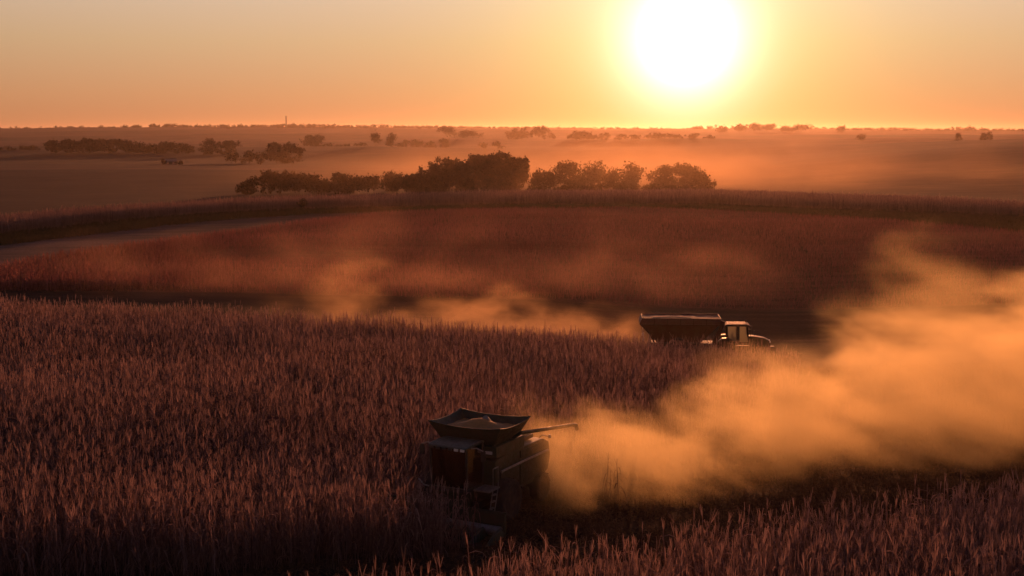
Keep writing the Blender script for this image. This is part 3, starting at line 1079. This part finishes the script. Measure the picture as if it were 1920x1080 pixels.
def crown_mesh(w_, h, depth, n, leaf, seed, base=.18, lobes=7, airy=0.0):
    """leaf-sized quads in clumps through several lobes; w,h metres"""
    r = np.random.default_rng(seed)
    cs, rad = [], []
    for k in range(lobes):
        a = r.uniform(0, 6.28)
        q = math.sqrt(r.uniform(0, 1)) * .62
        zc = r.uniform(max(.16, base + .2), .80)
        lim = 1 - .55 * max(0, (zc - .5) / .5)
        cs.append([math.cos(a) * q * lim * w_ / 2, math.sin(a) * q * lim * depth / 2, zc * h])
        rad.append(r.uniform(.28, .42))
    cs[0] = [r.normal(0, .05) * w_, 0, .76 * h]
    cs, rad = np.array(cs), np.array(rad)
    ncl = max(6, n // 14)
    pick = r.integers(0, lobes, ncl)
    d = r.normal(0, 1, (ncl, 3))
    d /= np.linalg.norm(d, axis=1)[:, None]
    rr = r.uniform(.45, 1.0, ncl) ** .6
    cl = cs[pick] + d * (rr * rad[pick])[:, None] * np.array([w_ / 2 * 1.15, depth / 2 * 1.15, h * .52])
    cl[:, 2] = np.clip(cl[:, 2], max(base, .01) * h * r.uniform(.6, 1.4, ncl), None)
    per = max(4, n // ncl)
    c = np.repeat(cl, per, 0) + r.normal(0, leaf * (.85 + airy), (ncl * per, 3))
    m = len(c)
    a = r.normal(0, 1, (m, 3)); a /= np.linalg.norm(a, axis=1)[:, None]
    b = np.cross(a, r.normal(0, 1, (m, 3))); b /= np.linalg.norm(b, axis=1)[:, None]
    s1 = leaf * r.uniform(.5, 1.0, (m, 1))
    s2 = s1 * r.uniform(.45, .8, (m, 1))
    v = np.stack([c - a * s1, c + b * s2, c + a * s1, c - b * s2], 1).reshape(-1, 3)
    f = np.arange(m * 4).reshape(m, 4)
    tone = np.repeat(np.repeat(r.uniform(0, 1, ncl), per), 4)
    t = np.stack([np.clip(tone + r.normal(0, .12, m * 4), 0, 1), np.repeat(r.uniform(.2, .8, m), 4), tone * 0], 1)
    return v, f, t, cs


def make_tree(name, label, cat, group, loc, w_, h, n, leaf, seed, base=.18, lobes=7, airy=0.0, trunk=True):
    root = empty(name, loc, random.uniform(-.4, .4))
    tag(root, label, cat, group)
    v, f, t, cs = crown_mesh(w_, h, w_ * .85, n, leaf, seed, base, lobes, airy)
    link('crown', np_mesh('crown', v, f, M_leaf, tint=t), root)
    r = random.Random(seed)
    mb = MB()
    rt = max(.12, h * .026)
    fork = Vector((0, 0, h * (max(base, .05) + .10)))
    mb.tube([(0, 0, -.4), (r.uniform(-.1, .1), r.uniform(-.1, .1), fork.z * .5), fork, (0, 0, h * .55)], rt, 7, rt * .45)
    for c in cs[:6]:
        e = Vector(c)
        mid = fork.lerp(e, .5) + Vector((r.uniform(-.3, .3), r.uniform(-.3, .3), .06 * h))
        mb.tube([fork, mid, e], rt * .5, 5, rt * .15)
    mb.build('trunk', M_bark, root)
    return root


ORD = ['first', 'second', 'third', 'fourth', 'fifth', 'sixth', 'seventh', 'eighth', 'ninth', 'tenth', 'eleventh', 'twelfth', 'thirteenth', 'fourteenth',
       'fifteenth', 'sixteenth', 'seventeenth', 'eighteenth', 'nineteenth', 'twentieth']


def tree_row(rows, fmt, group, n, leaf, seed0, name='tree', cat='tree', wide=1.0, **kw):
    for i, (u, vt, wpx, Y) in enumerate(rows):
        x, y, z = at(u, Y)
        h = row_z(vt, Y) - z
        q = wpx * Y / F * wide
        lab = fmt[i] if isinstance(fmt, (list, tuple)) else fmt.format(ORD[i])
        make_tree(name, lab, cat, group, (x, y, z), q, h, int(n * max(.5, min(2.2, q * h / 90))), leaf, seed0 + i, **kw)


# the belt of trees behind the curving crop strip
tree_row([(470, 328, 46, 352), (505, 319, 54, 350), (546, 322, 64, 356), (592, 326, 66, 352), (640, 324, 62, 358), (690, 329, 56, 354), (738, 318, 46, 362), (765, 330, 50, 350)],
         '{} tree from the left in the low dark belt behind the curving crop strip', 'low trees of the near belt', 3000, .44, 40, base=-.05, lobes=11, wide=1.35)
tree_row([(806, 312, 74, 356), (848, 297, 84, 362), (893, 286, 92, 366), (938, 283, 88, 360), (974, 294, 62, 354)],
         '{} from the left of the tallest dark rounded trees at the middle of the belt', 'tall trees of the near belt', 3200, .48, 60, base=-.04, lobes=14, wide=1.25)
tree_row([(1018, 318, 52, 352), (1062, 302, 76, 358), (1108, 300, 80, 362), (1150, 314, 40, 352), (1184, 308, 56, 360), (1240, 309, 66, 356), (1284, 308, 76, 362), (1314, 322, 40, 352)],
         '{} from the left of the hazy open trees right of the dark clump', 'hazy trees of the near belt', 2200, .42, 80, base=-.03, lobes=11, airy=.3, wide=1.2)
# the dark row on the far left and its outliers
tree_row([(106, 262, 36, 955), (132, 261, 46, 965), (160, 259, 50, 955), (186, 260, 46, 965), (212, 261, 46, 955), (242, 262, 46, 965), (266, 268, 34, 955), (292, 270, 36, 950), (326, 265, 50, 965), (350, 270, 34, 955)],
         '{} from the left of the flat-topped dark row below the far left ridge', 'dark row of trees below the left ridge', 1100, .75, 110, base=-.08, lobes=10, wide=1.3)
tree_row([(398, 259, 46, 950), (430, 262, 52, 955)],
         ['left one of two dark trees standing apart right of the far left row', 'right one of two dark trees standing apart right of the far left row'], 'pair of far trees', 900, .75, 130, base=-.06, lobes=9, wide=1.2)
tree_row([(520, 264, 56, 760), (546, 267, 52, 765), (585, 250, 56, 1180)],
         ['taller brown tree in the hazy middle distance below the mast', 'lower brown tree leaning on its taller neighbour below the mast', 'faint far tree just right of the mast foot'],
         'hazy trees below the mast', 1000, .8, 140, base=-.08, lobes=9, wide=1.2)
tree_row([(706, 251, 18, 1100), (736, 252, 20, 1110), (843, 238, 56, 1500), (882, 247, 56, 1480)],
         ['left one of two thin open trees in the haze', 'right one of two thin open trees in the haze', 'faint tree reaching the skyline left of the sun haze', 'faint low tree right of the one reaching the skyline'],
         'thin hazy trees', 520, 1.0, 150, base=.2, lobes=5, airy=.5)
tree_row([(972, 236, 62, 1600), (1020, 237, 66, 1620), (1090, 248, 70, 1400)],
         ['left one of two broad trees breaking the skyline beside the sun haze', 'right one of two broad trees breaking the skyline beside the sun haze', 'pale tree in the glow below the skyline left of the sun'],
         'broad skyline trees', 700, 1.3, 160, base=.05, lobes=7)
# open-crowned trees on the skyline right of the sun
tree_row([(1350, 241, 28, 2300), (1384, 234, 28, 2250), (1412, 231, 48, 2280), (1440, 234, 28, 2260), (1470, 238, 46, 2300), (1500, 234, 62, 2280), (1572, 238, 34, 2300)],
         ['small low tree first on the skyline below the sun', 'open branching tree left of the domed tree on the skyline', 'domed open tree highest on the skyline right of the sun',
          'open branching tree right of the domed tree on the skyline', 'low tree joining the domed tree to the broad one', 'broad rounded tree on the skyline right of the domed tree', 'lone small tree on the skyline furthest right of the sun'],
         'skyline trees right of the sun', 420, 1.5, 170, base=.25, lobes=6, airy=.3)
tree_row([(1610, 252, 30, 1250), (1792, 249, 18, 1080), (1838, 247, 24, 1090), (1850, 245, 10, 1085)],
         ['faint bush at the edge of the far dark field on the right', 'left dark bush on the rim of the dark field at right', 'wider dark bush on the rim of the dark field at right', 'thin sprig beside the wider dark bush on the right rim'],
         'bushes on the rim of the right field', 420, .8, 190, base=.04, lobes=5)
BR = random.Random(3)
brush = []
for k in range(20):
    u = 478 + k * 44 + BR.uniform(-10, 10)
    brush.append((u, 338 + BR.uniform(-6, 7) + (4 if u > 1000 else 0), BR.uniform(50, 74), 346 + BR.uniform(-4, 8)))
tree_row(brush, '{} from the left of the low bushes filling the foot of the near belt', 'low bushes of the near belt', 1000, .4, 220, name='bush', cat='bush', base=-.3, lobes=9)
tree_row([(566, 369, 22, 256)], ['lone dark bush at the tip of the grass waterway'], None, 700, .22, 200, name='bush', cat='bush', base=.03, lobes=6)
tree_row([(312, 301, 22, 640), (340, 304, 20, 645)], ['left bush of the two beside the pale shed', 'right bush of the two beside the pale shed'], 'bushes by the shed', 420, .5, 205, name='bush', cat='bush', base=.03, lobes=5)


hedge = []
HR = random.Random(9)
for u0, u1, vt, Y, st in ((445, 500, 287, 690, 22), (600, 700, 272, 1120, 26), (760, 830, 262, 1250, 24), (905, 960, 268, 1050, 26), (1130, 1330, 252, 1350, 30), (20, 86, 274, 1010, 24)):
    u = u0
    while u < u1:
        hedge.append((u, vt + HR.uniform(-3, 3), HR.uniform(30, 50), Y + HR.uniform(-12, 12)))
        u += st * HR.uniform(.7, 1.2)
ORD += [f'{t}-{o}' for t in ('twenty', 'thirty') for o in ORD[:9]]
tree_row(hedge, '{} counted from the bottom left of the soft hazy hedgerow trees in the far fields', 'hedgerow trees of the far fields', 420, .8, 260, base=-.15, lobes=7)


def ridge_woods():
    """woods along the far ridge, one mass"""
    r = np.random.default_rng(5)
    V, Fq, T = [], [], []
    n = 0
    for k in range(1100):
        u = r.uniform(-300, 2300)
        Y = 2870 + r.normal(0, 40)
        x, y, z = at(u, Y)
        big = vnoise(np.array([u]), np.array([0.0]), 60, 3)[0]
        h = r.uniform(2.5, 4.5) + 13 * max(0, big - .5)
        z -= 1.5
        q = r.uniform(8, 22)
        v, f, t, _ = crown_mesh(q, h, q, 60, 1.7, 900 + k, -.1, 5)
        V.append(v + np.array([x, y, z])); Fq.append(f + n); T.append(t); n += len(v)
    tag(link('far_woods', np_mesh('far_woods', np.concatenate(V), np.concatenate(Fq), M_leaf, tint=np.concatenate(T))),
        'uneven line of far woods along the hazy ridge on the horizon', 'woods', kind='stuff')


ridge_woods()


def build_mast():
    Y = 2600
    x, y, z = at(540, Y)
    H = row_z(216, Y) - z
    root = empty('radio_mast', (x, y, z))
    tag(root, 'thin radio mast standing alone on the ridge left of centre', 'mast')
    m = MB()
    for k in range(3):
        a = k * 2.094
        m.tube([(1.3 * math.cos(a), 1.3 * math.sin(a), -1), (.9 * math.cos(a), .9 * math.sin(a), H * .94)], .45, 6)
    nb = 16
    for k in range(nb):
        for q in range(3):
            a, b = q * 2.094, (q + 1) * 2.094
            m.tube([(1.2 * math.cos(a), 1.2 * math.sin(a), H * .94 * k / nb), (1.1 * math.cos(b), 1.1 * math.sin(b), H * .94 * (k + 1) / nb)], .14, 4)
    m.build('lattice', M_black, root)
    MB().tube([(0, 0, H * .93), (0, 0, H)], .22, 6).build('aerial', M_steel, root)
    MB().box(-1.6, 1.6, -1.6, 1.6, H * .93, H * .945).build('platform', M_steel, root)


build_mast()


def build_shed():
    Y = 655
    x, y, z = at(322, Y)
    root = empty('farm_shed', (x, y, z - .2), R(20))
    root.scale = (.75, .75, .75)
    tag(root, 'small pale farm shed with a gable roof far off between two bushes', 'shed')
    M_wall = painted('pale_cladding', (.30, .21, .16), .6, 0, (.3, .22, .16), .4)
    M_tin = painted('tin_roof', (.26, .19, .15), .8, 0, (.25, .18, .13), .5)
    MB().box(-4, 4, -2.6, 2.6, 0, 2.2).build('wall', M_wall, root)
    b = MB()
    b.hexa([(-4.3, -3.0, 2.15), (4.3, -3.0, 2.15), (4.3, 0, 3.6), (-4.3, 0, 3.6), (-4.3, -3.0, 2.27), (4.3, -3.0, 2.27), (4.3, 0, 3.74), (-4.3, 0, 3.74)])
    b.hexa([(-4.3, 0.003, 3.6), (4.3, 0.003, 3.6), (4.3, 3.0, 2.15), (-4.3, 3.0, 2.15), (-4.3, 0.003, 3.74), (4.3, 0.003, 3.74), (4.3, 3.0, 2.27), (-4.3, 3.0, 2.27)])
    b.build('roof', M_tin, root)
    MB().box(-1.2, 1.2, -2.65, -2.603, 0, 1.9).build('door', M_black, root)


build_shed()

for i, (u, vt, Y) in enumerate([(37, 237, 2750), (62, 240, 2750), (84, 237, 2760)]):
    x, y, z = at(u, Y)
    H = row_z(vt, Y) - z
    m = MB().tube([(0, 0, -1), (0, 0, H)], .55, 6, .4)
    m.tube([(-2.2, 0, H * .9), (2.2, 0, H * .9)], .3, 5)
    o = m.build('utility_pole', M_bark)
    o.location = (x, y, z)
    tag(o, ['leftmost pole on the far left skyline', 'shorter pole between two others on the far left skyline', 'pole nearest the dark tree row on the far left skyline'][i], 'pole', 'poles on the left skyline')

# ------------------------------------------------------------------ dust and haze


def dust_volume(name, label, loc, rz, hull, dens, shape, nscale=.16, color=(.82, .70, .38), aniso=.55, seed=0.0, edge=(1.05, .25), namp=1.1, stretch=(.55, 1, 1)):
    """closed hull filled with drifting dust; shape(n, x, y, z) gives the distance field of the plume in its own axes"""
    mb = MB()
    rings = []
    for (x, y0, y1, z0, z1) in hull:
        rings.append([mb.bm.verts.new(p) for p in ((x, y0, z0), (x, y1, z0), (x, y1, z1), (x, y0, z1))])
    for a, b in zip(rings, rings[1:]):
        for k in range(4):
            mb.bm.faces.new([a[k], a[(k + 1) % 4], b[(k + 1) % 4], b[k]])
    mb.bm.faces.new(rings[0][::-1])
    mb.bm.faces.new(rings[-1])
    m = bpy.data.materials.new(name)
    m.use_nodes = True
    n = NT(m.node_tree)
    n.t.nodes.remove(n.t.nodes['Principled BSDF'])
    o = n.t.nodes['Material Output']
    pv = n.node('ShaderNodeVolumePrincipled')
    pv.inputs['Color'].default_value = (*color, 1)
    pv.inputs['Anisotropy'].default_value = aniso
    tc = n.node('ShaderNodeTexCoord').outputs['Object']
    sp = n.node('ShaderNodeSeparateXYZ')
    n.put(sp.inputs[0], tc)
    mp = n.node('ShaderNodeMapping')
    n.put(mp.inputs[0], tc)
    mp.inputs['Location'].default_value = (seed, seed * 1.7, seed * .4)
    mp.inputs['Rotation'].default_value = (0, R(14), 0)
    mp.inputs['Scale'].default_value = stretch
    big = n.noise(mp.outputs[0], nscale, 2, .5, .4)
    fine = n.noise(mp.outputs[0], nscale * 2.9, 5, .62, .25)
    e, fade = shape(n, sp.outputs[0], sp.outputs[1], sp.outputs[2])
    e = n.m('ADD', e, n.m('MULTIPLY', n.m('SUBTRACT', big, .5), -namp * 1.7))
    e = n.m('ADD', e, n.m('MULTIPLY', n.m('SUBTRACT', fine, .5), -namp * 1.05))
    d = n.mapr(e, edge[0], edge[1], 0, 1)
    d = n.m('MULTIPLY', d, n.mapr(fine, .34, .66, .25, 1.6))
    d = n.m('MULTIPLY', d, fade)
    n.put(pv.inputs['Density'], n.m('MULTIPLY', d, dens))
    n.put(o.inputs['Volume'], pv.outputs[0])
    ob = mb.build(name, m)
    ob.location = loc
    ob.rotation_euler = (0, 0, rz)
    tag(ob, label, 'dust', kind='stuff')
    return ob


def plume_shape(n, x, y, z):
    h = n.m('ADD', n.m('MULTIPLY', x, .23), n.mapr(x, 0, 9, 5.0, 2.8))
    wd = n.m('ADD', n.m('MULTIPLY', x, .14), 3.0)
    yc = n.m('MULTIPLY', x, .10)
    a = n.m('DIVIDE', n.m('SUBTRACT', z, n.m('MULTIPLY', h, .30)), n.m('MULTIPLY', h, .72))
    b = n.m('DIVIDE', n.m('SUBTRACT', y, yc), wd)
    e = n.m('SQRT', n.m('ADD', n.m('MULTIPLY', a, a), n.m('MULTIPLY', b, b)))
    f = n.m('MULTIPLY', n.mapr(x, -1.2, 3.0, 0, 1), n.mapr(x, 48, 62, 1, 0))
    f = n.m('MULTIPLY', f, n.mapr(x, 2, 50, 1.15, .65, smooth=False))
    f = n.m('MULTIPLY', f, n.mapr(z, 0.0, .9, .25, 1))
    f = n.m('MULTIPLY', f, n.mapr(n.m('DIVIDE', z, h), .25, 1.15, 1, .25))
    return e, f


px, py = .3, 56.1
dust_volume('harvester_dust', 'thick glowing orange dust plume trailing right from the harvester', (px, py, gz(px, py) - .3), math.atan2(11, 25),
            [(-2.0, -4.5, 6, .1, 9), (20, -8, 14, .1, 17), (62, -14, 26, .1, 30)], .155, plume_shape, nscale=.15, seed=3.1, edge=(1.1, .40), namp=1.5, stretch=(.75, .32, 1))


def low_shape(n, x, y, z):
    # thins and rises to the left, away from the cart
    t = n.mapr(x, 0, 32, 0, 1, smooth=False)
    h = n.m('ADD', n.m('MULTIPLY', t, 4.6), 5.0)
    a = n.m('DIVIDE', z, h)
    b = n.m('DIVIDE', y, n.m('ADD', 3.2, n.m('MULTIPLY', t, 3.0)))
    e = n.m('SQRT', n.m('ADD', n.m('MULTIPLY', a, a), n.m('MULTIPLY', b, b)))
    f = n.m('MULTIPLY', n.mapr(x, -1, 3, 0, 1), n.mapr(x, 22, 40, 1, .0))
    return e, f


x, y, z = at(1222, 121.5)
dust_volume('cart_dust', 'low billowing dust left hanging behind the grain cart', (x, y, z), math.pi - .02,
            [(-1.5, -6, 6, 0, 8), (18, -9, 9, 0, 12.5), (42, -11, 11, 0, 14)], .062, low_shape, color=(.80, .58, .32), nscale=.17, seed=5.3, namp=.9, edge=(1.1, .3), stretch=(.45, .35, .9))


def veil2(n, x, y, z):
    a = n.m('DIVIDE', z, 9.0)
    b = n.m('DIVIDE', y, 11.0)
    c = n.m('DIVIDE', n.m('SUBTRACT', x, 28), 66)
    e = n.m('SQRT', n.m('ADD', n.m('ADD', n.m('MULTIPLY', a, a), n.m('MULTIPLY', b, b)), n.m('MULTIPLY', c, c)))
    return e, n.mapr(z, 0, 1.5, .3, 1)


x, y, z = at(640, 150)
dust_volume('drifting_dust', 'faint thin veil of old dust drifting over the middle slope', (x - 26, y, z - 1.5), 0.0,
            [(-40, -13, 13, 0, 15), (30, -13, 13, 0, 15), (96, -13, 13, 0, 15)], .0085, veil2, color=(.80, .50, .34), nscale=.085, seed=1.9, namp=1.2)



def belt_shape(n, x, y, z):
    a = n.m('DIVIDE', z, 17.0)
    b = n.m('DIVIDE', y, 125.0)
    c = n.m('DIVIDE', x, 125.0)
    e = n.m('SQRT', n.m('ADD', n.m('ADD', n.m('MULTIPLY', a, a), n.m('MULTIPLY', b, b)), n.m('MULTIPLY', c, c)))
    return e, 1.0


x, y, z = at(1150, 400)
dust_volume('belt_dust', 'hazy orange dust hanging round the trees of the belt below the sun', (x, y, z - 2), 0.0,
            [(-150, -150, 150, 0, 24), (150, -150, 150, 0, 24)], .0058, belt_shape, color=(.76, .52, .28), nscale=.022, seed=4.4, namp=.7, edge=(1.15, .05))

hb = MB().box(-9500, 9500, -400, 7200, -75, 44)
mh = bpy.data.materials.new('haze')
mh.use_nodes = True
hn = NT(mh.node_tree)
hn.t.nodes.remove(hn.t.nodes['Principled BSDF'])
hv = hn.node('ShaderNodeVolumePrincipled')
hv.inputs['Color'].default_value = (1.0, .80, .62, 1)
hv.inputs['Density'].default_value = 4.8e-5
hv.inputs['Anisotropy'].default_value = .73
hn.put(hn.t.nodes['Material Output'].inputs['Volume'], hv.outputs[0])
tag(hb.build('haze', mh), 'dusty evening air over the whole landscape', 'haze', kind='stuff')
